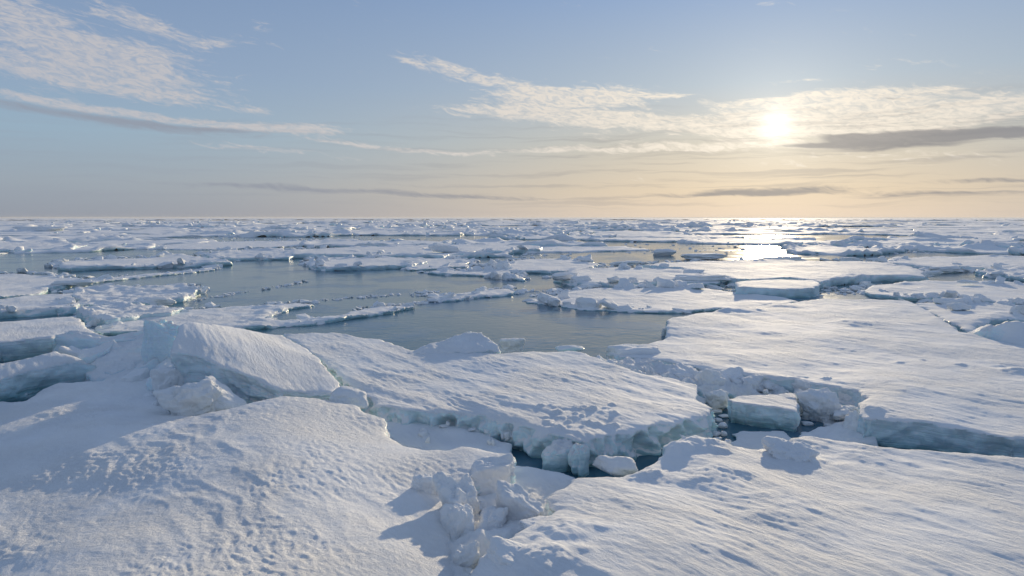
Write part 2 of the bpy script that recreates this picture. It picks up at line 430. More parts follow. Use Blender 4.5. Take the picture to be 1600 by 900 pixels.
def floe(label, outline, h=0.35, ctrl=(), style='smooth', amp=1.0, edge=0.12, rounding=0.04, undercut=0.10, lump=0.05,
         q=1.0, split=True, name='ice_floe', cat='ice floe', group=None, mat=None, bottom=-0.12, rim=0.0, rimw=0.5,
         bumps=(), seed=0, world=False, lam=0.02, cuts=(), shift=0.0, pile=0, pile_size=0.4, pile_sub=2):
    """outline: (px, py[, z]) pixels of the top rim at height z (default h) or world points"""
    mat = mat or M_SNOW
    if world: pts = [(p[0], p[1], h) for p in outline]
    else: pts = [P(p[0], p[1], p[2] if len(p) > 2 else h) for p in outline]
    poly = [(p[0], p[1]) for p in pts]
    zc = [p[2] for p in pts]
    cp = [P(c[0], c[1], c[2]) for c in ctrl]
    A = np.array(poly)
    rr = np.hypot(A[:, 0], A[:, 1]); aa = np.arctan2(A[:, 0], A[:, 1])
    # densify for the bounds
    rmid = 0.5 * (rr.min() + rr.max())
    da, dl = 0.0022 * q, 0.0034 * q
    mg = (h + 0.8) / rr.min() + 0.04
    na = int((aa.max() - aa.min() + 2 * mg) / da) + 2
    l0, l1 = math.log(max(rr.min() * 0.9, 3.0)) - mg, math.log(rr.max()) + mg
    nl = int((l1 - l0) / dl) + 2
    a = aa.min() - mg + np.arange(na) * da
    l = l0 + np.arange(nl) * dl
    Ag, Lg = np.meshgrid(a, l)
    Rg = np.exp(Lg); X = Rg * np.sin(Ag); Y = Rg * np.cos(Ag)
    s, bx, by = sdf(poly, X, Y)
    en = edge * fbm2(X / (edge * 7 + 0.05), Y / (edge * 7 + 0.05), 4, 11 + seed)
    for (cx, cy, cr, cd) in cuts: pass
    s2 = s + en
    simple = not any(bool_ctrl(p) for p in outline) and not ctrl
    Rr = np.maximum(Rg, 1.0)
    keepD = np.maximum(h + 0.2, 0.02 * rmid)
    DW = np.maximum(max(zc) - bottom, 0.014 * Rg)
    # nearest-rim direction
    nx, ny = (X - bx), (Y - by)
    nn = np.hypot(nx, ny) + 1e-9
    sg = np.where(s >= 0, -1.0, 1.0)
    nx, ny = nx / nn * sg, ny / nn * sg          # outward
    out = np.maximum(-s2, 0.0)
    t = np.clip(out / DW, 0, 1)
    mask = out < DW * 1.05
    # where the point lands horizontally
    X2 = X - nx * out; Y2 = Y - ny * out
    if simple: top = np.full(X.shape, float(h))
    else:
        allp = [(p[0], p[1]) for p in pts] + [(c[0], c[1]) for c in cp]
        allz = zc + [c[2] for c in cp]
        if len(allp) > 46:
            pass
        top = tps(allp, allz, lam)(X2, Y2)
    top = top + relief(X2, Y2, Rg, style, amp)
    for (bpx, bpy, bz, br, ba) in bumps:         # local hummocks: pixel, height, radius, amplitude
        c = P(bpx, bpy, bz)
        dd = np.hypot(X2 - c[0], Y2 - c[1]) * (1 + 0.35 * per2(X2 / br * 1.3, Y2 / br * 1.3, 17))
        top = top + ba * np.exp(-(dd / br) ** 2.4) * (1 + 0.25 * fbm2(X2 / br * 2.5, Y2 / br * 2.5, 2, 5))
    sin_ = np.maximum(s2, 0)
    if rim:                                      # raised, broken rim
        k = np.clip(fbm2(X2 / (rimw * 5), Y2 / (rimw * 5), 2, 31 + seed) + 0.35, 0, 1.3)
        top = top + rim * k * np.exp(-((sin_ - rimw * 0.4) / rimw) ** 2) * (0.55 + 0.45 * rid2(X2 / rimw / 1.4, Y2 / rimw / 1.4, 3, 41))
    top = top - rounding * np.exp(-sin_ / (rounding * 1.2 + 0.01))
    top = np.maximum(top, 0.04)
    Z = top * (1 - t) + bottom * t
    # wall relief
    wl = np.sin(np.pi * np.clip(t, 0, 1) ** 0.8)
    und = -undercut * sst(t, 0.1, 0.8)
    ls = max(0.25, h * 0.9)
    lp = lump * (1.6 * (0.45 - np.abs(per3(X2 / ls, Y2 / ls, Z / ls * 0.8, 3 + seed)) * 1.9) + 0.5 * fbm3(X2 / 0.13, Y2 / 0.13, Z / 0.13, 2, 5)) * wl
    off = np.where(t > 0, und + lp, 0)
    X3 = X2 + nx * off; Y3 = Y2 + ny * off
    V = np.stack([X3, Y3, Z], -1).reshape(-1, 3)
    idx = np.arange(nl * na).reshape(nl, na)
    m = mask
    fm = m[:-1, :-1] & m[1:, :-1] & m[1:, 1:] & m[:-1, 1:]
    Q = np.stack([idx[:-1, :-1], idx[:-1, 1:], idx[1:, 1:], idx[1:, :-1]], -1)[fm]
    if len(Q) == 0: return None
    tf = t.reshape(-1)[Q].mean(1)
    org = (float(A[:, 0].mean()), float(A[:, 1].mean()), 0.0)
    if split:
        e = empty(name, org, label=label, cat=cat, group=group)
        for nm, sel in (('snow_cover', tf <= 0.03), ('ice_edge', tf > 0.03)):
            if sel.sum() == 0: continue
            v, qd = compact(V, Q[sel])
            link_mesh(nm, v, qd, mat, parent=e, origin=org, shift=shift)
        if pile:
            v, f = ridge_pile(A, poly, max(zc), pile, pile_size, pile_sub, seed)
            tag(link_mesh('pressure_ridge', v, f, M_LUMP, parent=e, origin=org, flat=True), kind='stuff')
        return e
    v, qd = compact(V, Q)
    if pile:                                      # the ridge is frozen to its floe: one mesh
        v2, f2 = ridge_pile(A, poly, h, pile, pile_size, pile_sub, seed)
        tr = np.r_[qd[:, [0, 1, 2]], qd[:, [0, 2, 3]], f2 + len(v)]
        v = np.r_[v, v2]; qd = tr
    o = link_mesh(name, v, qd, mat, origin=org, shift=shift)
    return tag(o, label, cat, group)

def rubble(points, sizes, seed, sub=2, squash=.65):
    g = np.random.RandomState(seed)
    VV, FF = [], []; n = 0
    for (x, y, z), sz in zip(points, sizes):
        p, f = chunk_small(g.randint(0, 14), sub)
        a = g.rand() * 6.28; c, s_ = math.cos(a), math.sin(a)
        sc = sz * np.array([g.uniform(.7, 1.4), g.uniform(.6, 1.1), squash * g.uniform(.6, 1.2)])
        q_ = p * sc
        tl = g.uniform(-.5, .5); q_ = np.c_[q_[:, 0] * math.cos(tl) - q_[:, 2] * math.sin(tl), q_[:, 1], q_[:, 0] * math.sin(tl) + q_[:, 2] * math.cos(tl)]
        VV.append(np.c_[q_[:, 0] * c - q_[:, 1] * s_ + x, q_[:, 0] * s_ + q_[:, 1] * c + y, q_[:, 2] + z]); FF.append(f + n); n += len(p)
    return np.concatenate(VV), np.concatenate(FF)
_cs = {}
def chunk_small(k, sub):
    if (k, sub) not in _cs: _cs[(k, sub)] = chunk_verts(300 + k, sub, 12.0, .08, k % 3 == 0)
    return _cs[(k, sub)]
def along(poly, n, g, inset, lo=0.0, hi=1.0):
    A = np.array(poly); B_ = np.roll(A, -1, 0); L = np.hypot(*(B_ - A).T); cs = np.r_[0, np.cumsum(L)]
    ctr = A.mean(0); out = []
    for k in range(n):
        t = ((lo + (hi - lo) * g.rand()) % 1.0) * cs[-1]; i = min(int(np.searchsorted(cs, t) - 1), len(A) - 1); i = max(i, 0)
        p = A[i] + (B_[i] - A[i]) * (t - cs[i]) / max(L[i], 1e-6)
        d = ctr - p; d /= max(np.hypot(*d), 1e-6)
        out.append(p + d * inset * (g.rand() * 1.4 + .15))
    return out
def ridge_pile(A, poly, h, n, size, sub, seed):
    g = np.random.RandomState(seed + 900)
    lo = g.rand(); pts = []; szs = []
    for seg in range(2):
        a = lo + seg * .45 + g.rand() * .1; wd = g.uniform(.12, .30)
        for p in along(poly, n // 2, g, size * 1.6, a, a + wd):
            sz = size * (.13 + 1.1 * g.rand() ** 2.6)
            pts.append((p[0], p[1], h + sz * g.uniform(-.2, .45))); szs.append(sz)
    return rubble(pts, szs, seed, sub)

# ------------------------------------------------------------------ broken blocks
_ico = {}
def ico(sub):
    if sub not in _ico:
        b = bmesh.new(); bmesh.ops.create_icosphere(b, subdivisions=sub, radius=1.0)
        b.verts.ensure_lookup_table()
        v = np.array([x.co[:] for x in b.verts]); f = np.array([[q.index for q in p.verts] for p in b.faces]); b.free()
        _ico[sub] = (v, f)
    return _ico[sub]
def chunk_verts(seed, sub=5, sharp=9.0, rough=0.06, slab=False):
    g = np.random.RandomState(seed)
    v, f = ico(sub)
    N = [(1, 0, 0), (-1, 0, 0), (0, 1, 0), (0, -1, 0), (0, 0, 1), (0, 0, -1)]
    N = np.array(N, float) + g.randn(6, 3) * (0.10 if slab else 0.22)
    ds = g.uniform(0.8, 1.0, 6)
    if not slab:
        N = np.r_[N, g.randn(6, 3)]; ds = np.r_[ds, g.uniform(0.78, 1.1, 6)]
    else:
        ex = g.randn(3, 3); ex[:, 2] *= 0.2
        N = np.r_[N, ex]; ds = np.r_[ds, g.uniform(0.85, 1.1, 3)]
    N /= np.linalg.norm(N, axis=1)[:, None]
    q = np.maximum(v @ N.T, 0) / ds
    r = (q ** sharp).sum(1) ** (-1.0 / sharp)
    p = v * r[:, None]
    n = fbm3(p[:, 0] * 1.3 + seed, p[:, 1] * 1.3, p[:, 2] * 1.3, 5, seed % 7, 0.48)
    n = n - .25 * np.abs(per3(p[:, 0] * 3.1, p[:, 1] * 3.1, p[:, 2] * 3.1 + seed, 2))
    p = p * (1 + rough * 2.2 * n)[:, None]
    return p, f
def block(label, px, py, wpx, hpx, z0=0.0, depth=0.8, rot=0.0, tilt=(0, 0), seed=1, sub=5, slab=False, sharp=9.0, rough=0.06,
          mat=None, name='ice_block', cat='ice block', group=None, sink=0.2):
    """broken block standing with its foot on height z0 under pixel (px, py)"""
    b = P(px, py, z0); d = math.hypot(b[0], b[1])
    sx = wpx / F * d / 2
    dc = d + sx * depth * 0.7
    rt = ray(px, py - hpx); hz = H + rt[2] * dc / math.hypot(rt[0], rt[1]) - z0
    hz = max(hz, 0.25 * hpx / F * d)
    p, f = chunk_verts(seed, sub, sharp, rough, slab)
    full = hz * (1 + sink)
    Mx = Matrix.Rotation(rot, 4, 'Z') @ Matrix.Rotation(tilt[0], 4, 'X') @ Matrix.Rotation(tilt[1], 4, 'Y')
    p = p * np.array([sx, sx * depth, full / 2])
    p = p @ np.array(Mx.to_3x3()).T
    ctr = (b[0] + b[0] / d * sx * depth * 0.7, b[1] + b[1] / d * sx * depth * 0.7, z0 + hz - full / 2)
    o = link_mesh(name, p, f, mat or M_LUMP)
    o.location = ctr
    return tag(o, label, cat, group)

# ================================================================== THE NEAR ICE
floe("sunlit and shaded snow dome of the near left floe with crusted surface",
     [(-260, 640, .35), (0, 628, .45), (40, 625, .5), (60, 610, .6), (90, 597, .7), (160, 590, .75), (205, 570, .8), (235, 566, .75), (250, 600, .55), (262, 645, .5), (310, 652, .62), (370, 636, .72), (440, 618, .8), (500, 622, .74),
      (560, 634, .6), (580, 648, .52), (605, 655, .45), (604, 680, .42), (640, 695, .48), (700, 700, .5), (720, 692, .5), (760, 700, .5), (800, 708, .5), (803, 735, .5), (760, 742, .48), (735, 752, .46), (712, 790, .42), (702, 850, .38), (716, 900, .34), (720, 1060, .3), (-500, 1060, .4)],
     h=.5, ctrl=[(100, 660, .66), (230, 640, .58), (0, 740, .44), (120, 730, .58), (350, 680, .80), (450, 680, .80), (250, 760, .74), (500, 760, .76), (300, 860, .84), (100, 860, .72), (600, 760, .62), (620, 860, .60), (0, 900, .64), (300, 1000, .95), (-200, 850, .45)],
     style='crust', edge=.05, rounding=.05, undercut=.05, lump=.05, q=.95, lam=.05, seed=1, mat=M_CRUST)
floe("near right floe of wind-streaked snow with a snow lump on its far edge",
     [(700, 1060, .3), (735, 900, .45), (755, 868, .5), (790, 845, .5), (840, 812, .45), (865, 795, .4), (855, 778, .36), (900, 745, .34), (945, 741, .36), (995, 737, .38), (1012, 722, .42), (1037, 708, .45), (1036, 697, .46), (1062, 686, .45), (1110, 685, .45),
      (1130, 693, .4), (1180, 702, .34), (1236, 704, .32), (1237, 684, .34), (1255, 679, .36), (1340, 688, .38), (1370, 694, .38), (1480, 704, .38), (1600, 716, .38), (1850, 738, .34), (2100, 1060, .4)],
     h=.4, ctrl=[(1000, 780, .50), (1120, 730, .52), (1200, 760, .5), (1300, 760, .42), (1250, 850, .56), (1500, 800, .46), (900, 850, .62), (820, 870, .56), (1000, 900, .7), (1500, 900, .62)],
     style='sastrugi', edge=.05, rounding=.05, undercut=.04, lump=.05, q=.95, lam=.05, seed=2,
     bumps=[(1100, 700, .45, .35, .10), (1055, 705, .45, .2, .08), (1350, 720, .35, .5, .04), (1240, 712, .36, .4, .09), (1010, 745, .4, .22, .08), (1225, 790, .5, .6, .05), (880, 830, .55, .35, .06), (850, 870, .6, .3, .07), (1120, 745, .5, .35, .06)])
floe("thick middle floe with broken blue front wall and windswept top",
     [(440, 521, .5), (520, 520, .5), (600, 531, .5), (640, 547, .48), (720, 554, .48), (800, 552, .48), (840, 548, .48), (900, 550, .48), (945, 567, .46), (1000, 583, .44), (1050, 588, .44), (1092, 600, .45), (1088, 622, .45), (1112, 638, .46), (1104, 649, .46),
      (1060, 656, .48), (1000, 672, .48), (960, 678, .48), (905, 688, .48), (888, 684, .48), (850, 672, .48), (800, 656, .48), (770, 653, .47), (755, 645, .47), (700, 642, .46), (640, 641, .45), (590, 633, .44), (577, 620, .44), (560, 606, .44), (530, 590, .44), (500, 560, .48)],
     h=.45, ctrl=[(700, 600, .47), (900, 620, .48), (560, 560, .5), (800, 580, .47)], style='sastrugi', amp=1.1, edge=.07, rounding=.03, undercut=-.06, lump=.17, q=.8, seed=3,
     bumps=[(random.Random(i).uniform(845, 965), random.Random(i + 90).uniform(634, 672), .47, random.Random(i + 50).uniform(.05, .11), random.Random(i + 7).uniform(.02, .05)) for i in range(34)])
floe("broad right floe with pitted wind-packed snow and blue front wall",
     [(1043, 500, .52), (1075, 492, .52), (1130, 484, .52), (1200, 477, .5), (1290, 466, .5), (1420, 470, .5), (1460, 490, .5), (1500, 516, .5), (1600, 540, .5), (1900, 560, .5), (2200, 700, .5), (1900, 720, .5), (1600, 683, .5), (1585, 683, .5), (1500, 667, .5), (1420, 658, .5), (1352, 652, .5),
      (1340, 640, .5), (1350, 620, .5), (1335, 608, .48), (1280, 598, .45), (1200, 588, .42), (1120, 579, .4), (1070, 572, .38), (1020, 560, .36), (965, 556, .34), (950, 548, .34), (1000, 540, .34), (1040, 528, .36)],
     h=.45, ctrl=[(1200, 530, .5), (1400, 580, .5), (1300, 500, .5)], style='smooth', amp=1.3, edge=.08, rounding=.03, undercut=.03, lump=.06, q=.9, seed=4,
     bumps=[(1340, 505, .5, .7, .06), (1150, 486, .5, .8, .10), (1210, 476, .5, .9, .08), (1405, 566, .5, .12, .035), (1440, 562, .5, .1, .03), (1500, 570, .5, .12, .04), (1560, 572, .5, .14, .04), (1590, 580, .5, .25, .07), (1320, 614, .48, .2, .05), (1240, 590, .45, .2, .05), (1110, 578, .42, .15, .05), (1360, 640, .5, .2, .06)])
floe("large tilted slab raised on edge with sunlit top and pale shaded side",
     [(268, 548, 1.45), (280, 512, 1.78), (292, 503, 1.85), (320, 506, 1.75), (380, 514, 1.45), (440, 524, 1.15), (480, 545, .95), (510, 575, .78), (530, 597, .62), (520, 611, .6), (490, 611, .62), (442, 608, .72), (400, 592, .9), (350, 575, 1.1), (310, 558, 1.3)],
     h=1.0, style='sastrugi', amp=.75, edge=.05, rounding=.02, undercut=.05, lump=.08, q=.75, seed=5, lam=.03, cat='ice slab', name='ice_slab', bottom=.1)
# drifts and low shelves in the joints
floe("low drifted snow filling the joint between the two near floes", [(590, 690), (700, 700), (820, 725), (905, 742), (900, 790), (800, 860), (760, 910), (720, 1060), (560, 1060), (640, 800)],
     h=.2, style='crust', amp=1.3, edge=.05, rounding=.05, bumps=[(673, 785, .3, .28, .16), (722, 815, .3, .3, .14), (725, 860, .3, .36, .16), (775, 850, .3, .3, .14), (810, 825, .3, .35, .14), (727, 905, .3, .3, .14), (770, 780, .3, .35, .12), (690, 820, .3, .3, .12)], name='snow_drift', cat='snow drift', split=False, seed=6)
floe("shaded snow shelf at the foot of the thick middle floe", [(600, 657), (680, 655), (745, 668), (800, 690), (800, 712), (700, 705), (600, 690)], h=.2, style='smooth', edge=.04, name='snow_shelf', cat='snow shelf', split=False, seed=7)
# rubble belt between middle and right floes
floe("lumpy belt of snowed-in rubble between the middle and right floes",
     [(880, 556, .3), (930, 562, .35), (965, 556, .3), (1030, 568, .3), (1100, 582, .3), (1200, 594, .25), (1290, 604, .22), (1340, 616, .2), (1352, 650, .2), (1300, 640, .1), (1270, 640, .1), (1250, 640, .1), (1200, 618, .18), (1140, 612, .22), (1095, 612, .25), (1060, 600, .3), (1000, 592, .3), (930, 580, .3)],
     h=.3, style='rubble', amp=1.25, edge=.10, rounding=.06, lump=.1, q=.8, name='rubble_belt', cat='ice rubble', split=False, seed=8)
floe("small square-cut floating block with snowy top in the open crack", [(1137, 622, .42), (1150, 618, .42), (1244, 614, .40), (1247, 634, .40), (1246, 642, .42), (1200, 636, .42), (1165, 632, .42), (1142, 628, .42)],
     h=.42, style='sastrugi', edge=.05, rounding=.02, undercut=.07, lump=.06, q=.7, name='ice_block', cat='ice block', seed=9)
floe("flat shaded snow pan floating in front of the square block", [(1146, 676), (1160, 672), (1225, 672), (1240, 684), (1238, 704), (1150, 700), (1140, 690), (1152, 686)], h=.07, style='smooth', amp=.3, edge=.03, rounding=.02, split=False, q=.8, seed=10, bottom=-.05)
floe("pan of bright slush and snow beside the right floe's corner", [(1255, 668), (1290, 664), (1330, 655), (1352, 668), (1375, 692), (1330, 690), (1250, 682)], h=.14, style='rubble', amp=.4, edge=.05, split=False, q=.8, seed=12)

# broken blocks near the camera
B = block
B("rounded snow-capped lump leftmost of the blocks in the near joint", 673, 778, 62, 36, .42, .8, .2, seed=11, sharp=6, sub=6, rough=.12, sink=.6)
B("peaked snow-capped block at the top of the rubble in the near joint", 722, 806, 58, 54, .35, .8, .5, (.15, -.2), seed=12, sharp=6, sub=6, rough=.13, sink=.9)
B("largest two-lobed snow-covered block in the near joint", 718, 852, 66, 60, .22, .9, .9, (-.1, .15), seed=13, sharp=5.5, sub=6, rough=.12, sink=.5)
B("right-hand lobe leaning on the largest block in the near joint", 764, 842, 62, 46, .2, .8, 1.3, (.2, .3), seed=14, sharp=5.5, sub=6, rough=.12, sink=.5)
B("tilted slab-like block right of the near rubble", 810, 818, 84, 52, .25, .7, -.3, (.1, .3), seed=15, slab=True, sharp=10, sub=6, rough=.09, sink=.5)
B("knobbly snow lump low in the near joint at the bottom edge", 727, 898, 48, 48, .25, .9, .2, (.2, .1), seed=16, sharp=7, sub=6, rough=.14, sink=.5)
B("shaded overhanging snow block below the end of the left floe", 765, 770, 84, 50, .25, .8, .0, (.1, 0), seed=17, slab=True, sharp=9, sub=6, rough=.08, sink=.5)
B("snowed-over block on the corner of the near right floe", 812, 905, 110, 46, .42, .8, .1, (.05, .12), seed=18, slab=True, sharp=8, sub=6, rough=.1, sink=.7)
B("small snow knob beside the largest block of the near joint", 781, 845, 20, 12, .25, .8, .4, seed=191, sharp=6, rough=.12)
B("flat snow-caked plate under the tilted slab-like block", 842, 828, 60, 16, .4, .7, .6, (0, .1), seed=192, slab=True, rough=.1, sink=.8)
B("half-buried ice chip at the foot of the leftmost joint lump", 700, 792, 26, 14, .32, .8, 1.0, seed=193, rough=.12)
B("snow lump casting a shadow on the far edge of the right floe", 1242, 724, 68, 28, .36, .9, .1, seed=19, sharp=6, sub=6, rough=.13, sink=.8)
B("bright wedge of ice floating under the blue front wall", 968, 742, 62, 22, .2, .6, .3, (.2, .2), seed=20, sub=4)
B("sunlit snow knob in the crack at the tilted slab's foot", 545, 634, 62, 30, .52, .8, .2, seed=21, sharp=6)
B("pale pointed block leaning on the tilted slab, nearer one", 312, 650, 84, 52, .5, .7, .4, (0, -.25), seed=22, rough=.12, sharp=8, sub=6, sink=.5)
B("pale broken block behind the pointed one at the slab's foot", 264, 626, 44, 54, .5, .8, .9, seed=23, rough=.1, sharp=11, sub=6)
B("low pale ice wedge running along the slab's foot", 350, 640, 70, 24, .55, .5, -.3, (0, .35), seed=24)
# lump in the belt
B("domed snow block rising from the rubble right of the square block", 1285, 650, 56, 38, .15, .9, .2, seed=31, sharp=6, sub=6, rough=.12, sink=.6)
floe("ramp of snowy ice rising to a peak with bright broken end face by the lead", [(638, 552, .5), (660, 543, .55), (700, 531, .68), (728, 523, .80), (752, 519, .86), (764, 528, .76), (776, 540, .62), (781, 551, .50), (750, 554, .5), (700, 554, .5), (660, 556, .48)],
     h=.6, style='rough', amp=.8, edge=.05, rounding=.02, undercut=-.05, lump=.10, q=.7, lam=.003, name='ice_block', cat='ice block', seed=61, bottom=.1)
B("snow knob on top of the ramp by the lead", 732, 524, 12, 6, .75, .8, .3, seed=62, sub=4, rough=.12)
B("smaller square ice block right of the bright-ended one by the lead", 798, 556, 44, 27, .0, .7, .2, seed=33, slab=True)
B("glassy rounded ice knob on the lead's edge", 888, 552, 44, 12, .25, .6, .1, seed=34, mat=M_BARE, sub=4)
B("blue-white angular ice block where the rubble belt meets the lead", 990, 568, 80, 28, .1, .6, .1, seed=35, slab=True)
lumps = [(905, 576, 50, 16), (950, 584, 44, 18), (975, 580, 36, 14), (1015, 586, 44, 14), (1060, 596, 50, 16), (1108, 606, 56, 26), (1140, 600, 50, 20), (1170, 606, 48, 20), (1205, 606, 60, 16), (1240, 606, 44, 16), (1262, 612, 46, 18), (1300, 614, 44, 20), (1328, 626, 34, 22), (1120, 628, 36, 20), (1262, 630, 34, 20), (1318, 650, 40, 16), (1340, 668, 36, 22)]
for i, (x, y, ww, hh) in enumerate(lumps):
    B("rounded snowed-in lump in the rubble belt between the middle and right floes", x, y, ww, hh, .2, .8, i * .7, seed=40 + i, sub=5, sharp=7, rough=.13, sink=.9, name='snow_lump', cat='snow lump', group='snowed-in lumps of the rubble belt')
# blocks against the blue front wall
wallb = [(868, 738, 50, 40), (908, 742, 44, 46), (942, 730, 40, 34), (760, 690, 50, 20), (715, 674, 36, 12), (985, 714, 26, 16)]
for i, (x, y, ww, hh) in enumerate(wallb):
    B("blue-white rounded block leaning against the middle floe's broken front wall", x, y, ww, hh, .0, .6, i * .9, seed=70 + i, sub=5, sharp=7, rough=.1, sink=.4, mat=M_SNOW, group='blocks fallen from the middle floe wall')
# brash in the crack
ORD = "leftmost,second,third,fourth,fifth,sixth,seventh,eighth,ninth,tenth,eleventh,twelfth,thirteenth,fourteenth,fifteenth,sixteenth,seventeenth,eighteenth,nineteenth,twentieth".split(",")
def ordinal(grp, fmt):
    """label the members of a group by their order from the left"""
    t = sorted([o for o in S.objects if o.get('group') == grp], key=lambda o: o.location.x / o.location.y)
    for i, o in enumerate(t):
        o['label'] = fmt.replace('#', ORD[i] + (' from the left' if i else '')) if i < 20 else fmt.replace('# ', '')
ordinal('snowed-in lumps of the rubble belt', "# rounded snowed-in lump of the rubble belt beside the right floe")
ordinal('blocks fallen from the middle floe wall', "# blue-white block leaning on the middle floe's front wall")
rg = random.Random(5)
for i in range(34):
    x, y = rg.choice([(rg.uniform(1085, 1135), rg.uniform(655, 690)), (rg.uniform(1250, 1345), rg.uniform(645, 672)), (rg.uniform(1100, 1150), rg.uniform(625, 655))])
    B("small floating lump of brash ice in the open crack", x, y, rg.uniform(8, 22), rg.uniform(3, 8), .0, .9, rg.uniform(0, 3), seed=100 + i % 9, sub=3, name='brash_lump', cat='brash ice', group='brash lumps in the crack')

crumbs = [(640, 660, 800, 700, .2, 14, 'on the shaded shelf'), (650, 770, 800, 860, .28, 16, 'in the near joint'), (1050, 690, 1140, 705, .45, 8, "on the near right floe's corner"),
          (900, 562, 1080, 600, .3, 22, 'along the start of the rubble belt'), (1110, 590, 1340, 640, .25, 26, 'along the wide end of the rubble belt'), (220, 620, 260, 655, .5, 8, "at the tilted slab's foot")]
for (x0, y0, x1, y1, z0, n, where) in crumbs:
    for i in range(n):
        t = rg.random(); x = x0 + (x1 - x0) * t; y = y0 + (y1 - y0) * (t if where.startswith('along') else rg.random()) + rg.uniform(-6, 6)
        B('small snowy crumb of broken ice ' + where, x, y, rg.uniform(6, 16), rg.uniform(3, 9), z0, .8, rg.uniform(0, 3), seed=200 + i % 12, sub=3, rough=.12, sink=.6, name='ice_crumb', cat='ice crumb', group='ice crumbs ' + where)

# left group: floe edges, blue shelf, glassy ridge
floe("left floe edge with grey-blue wall behind the teal cavity", [(-160, 505), (0, 502), (60, 497), (115, 492), (127, 500), (135, 512), (155, 522), (130, 521), (104, 519), (80, 525), (0, 532), (-160, 540)], h=.62, style='smooth', edge=.06, rounding=.03, undercut=.1, seed=13, q=1.0)
floe("tilted snow-topped slab over a teal ice cavity at the left edge", [(-160, 590, .8), (0, 568, .95), (50, 557, 1.05), (86, 546, 1.12), (116, 554, 1.05), (150, 565, .9), (125, 563, .95), (80, 569, .95), (30, 582, .9), (0, 592, .85), (-160, 622, .8)],
     h=.9, style='smooth', edge=.05, rounding=.06, undercut=.12, lump=.06, q=.9, name='ice_slab', cat='ice slab', seed=14, shift=.42)
floe("bare translucent blue ice ridge between the left slabs", [(95, 528, .75), (130, 520, .85), (160, 524, .75), (178, 530, .75), (205, 527, .8), (222, 530, .85), (240, 516, 1.2), (262, 512, 1.3), (285, 520, 1.3), (282, 560, 1.2), (262, 575, .9), (230, 572, .8), (190, 590, .7), (150, 592, .65), (130, 580, .7), (110, 560, .75)],
     h=.8, style='rubble', amp=.6, edge=.06, rounding=.05, undercut=.05, lump=.1, q=.8, mat=M_BARE, name='ice_ridge', cat='ice ridge', split=False, seed=15)
B("glassy upright ice spire beside the tilted slab", 254, 570, 46, 64, .8, .6, .2, (0, .15), seed=25, mat=M_BARE, sharp=14, slab=True, rough=.1, sub=6)
B("pale triangular ice plate left of the spire", 195, 560, 74, 36, .6, .4, .1, (0, -.2), seed=26, mat=M_BARE, sharp=13, rough=.09)
B("pale sloping ice plate next to the left floe's broken end", 135, 560, 76, 42, .6, .4, -.2, (0, .2), seed=27, mat=M_BARE, sharp=13, rough=.09)

shards = [(120, 575, 50, 30), (150, 580, 56, 34), (178, 575, 48, 34), (205, 572, 44, 30), (228, 566, 38, 34), (236, 590, 36, 30), (216, 600, 40, 22), (246, 610, 34, 26), (190, 592, 44, 20), (110, 552, 40, 20), (272, 560, 34, 44), (290, 602, 40, 22)]
for i, (x, y, ww, hh) in enumerate(shards):
    B("pale blue broken shard in the ridge left of the tilted slab", x, y, ww, hh, .55, .6, i * 1.3, (.25 * math.sin(i * 2.1), .35 * math.cos(i * 1.7)), seed=230 + i, sub=5, sharp=15, rough=.06, slab=(i % 2 == 0), sink=.6, mat=(M_BARE if i % 3 else M_LUMP), name='ice_shard', cat='ice shard', group='shards in the left ice ridge')
ordinal('shards in the left ice ridge', "# pale blue broken shard in the ridge left of the tilted slab")

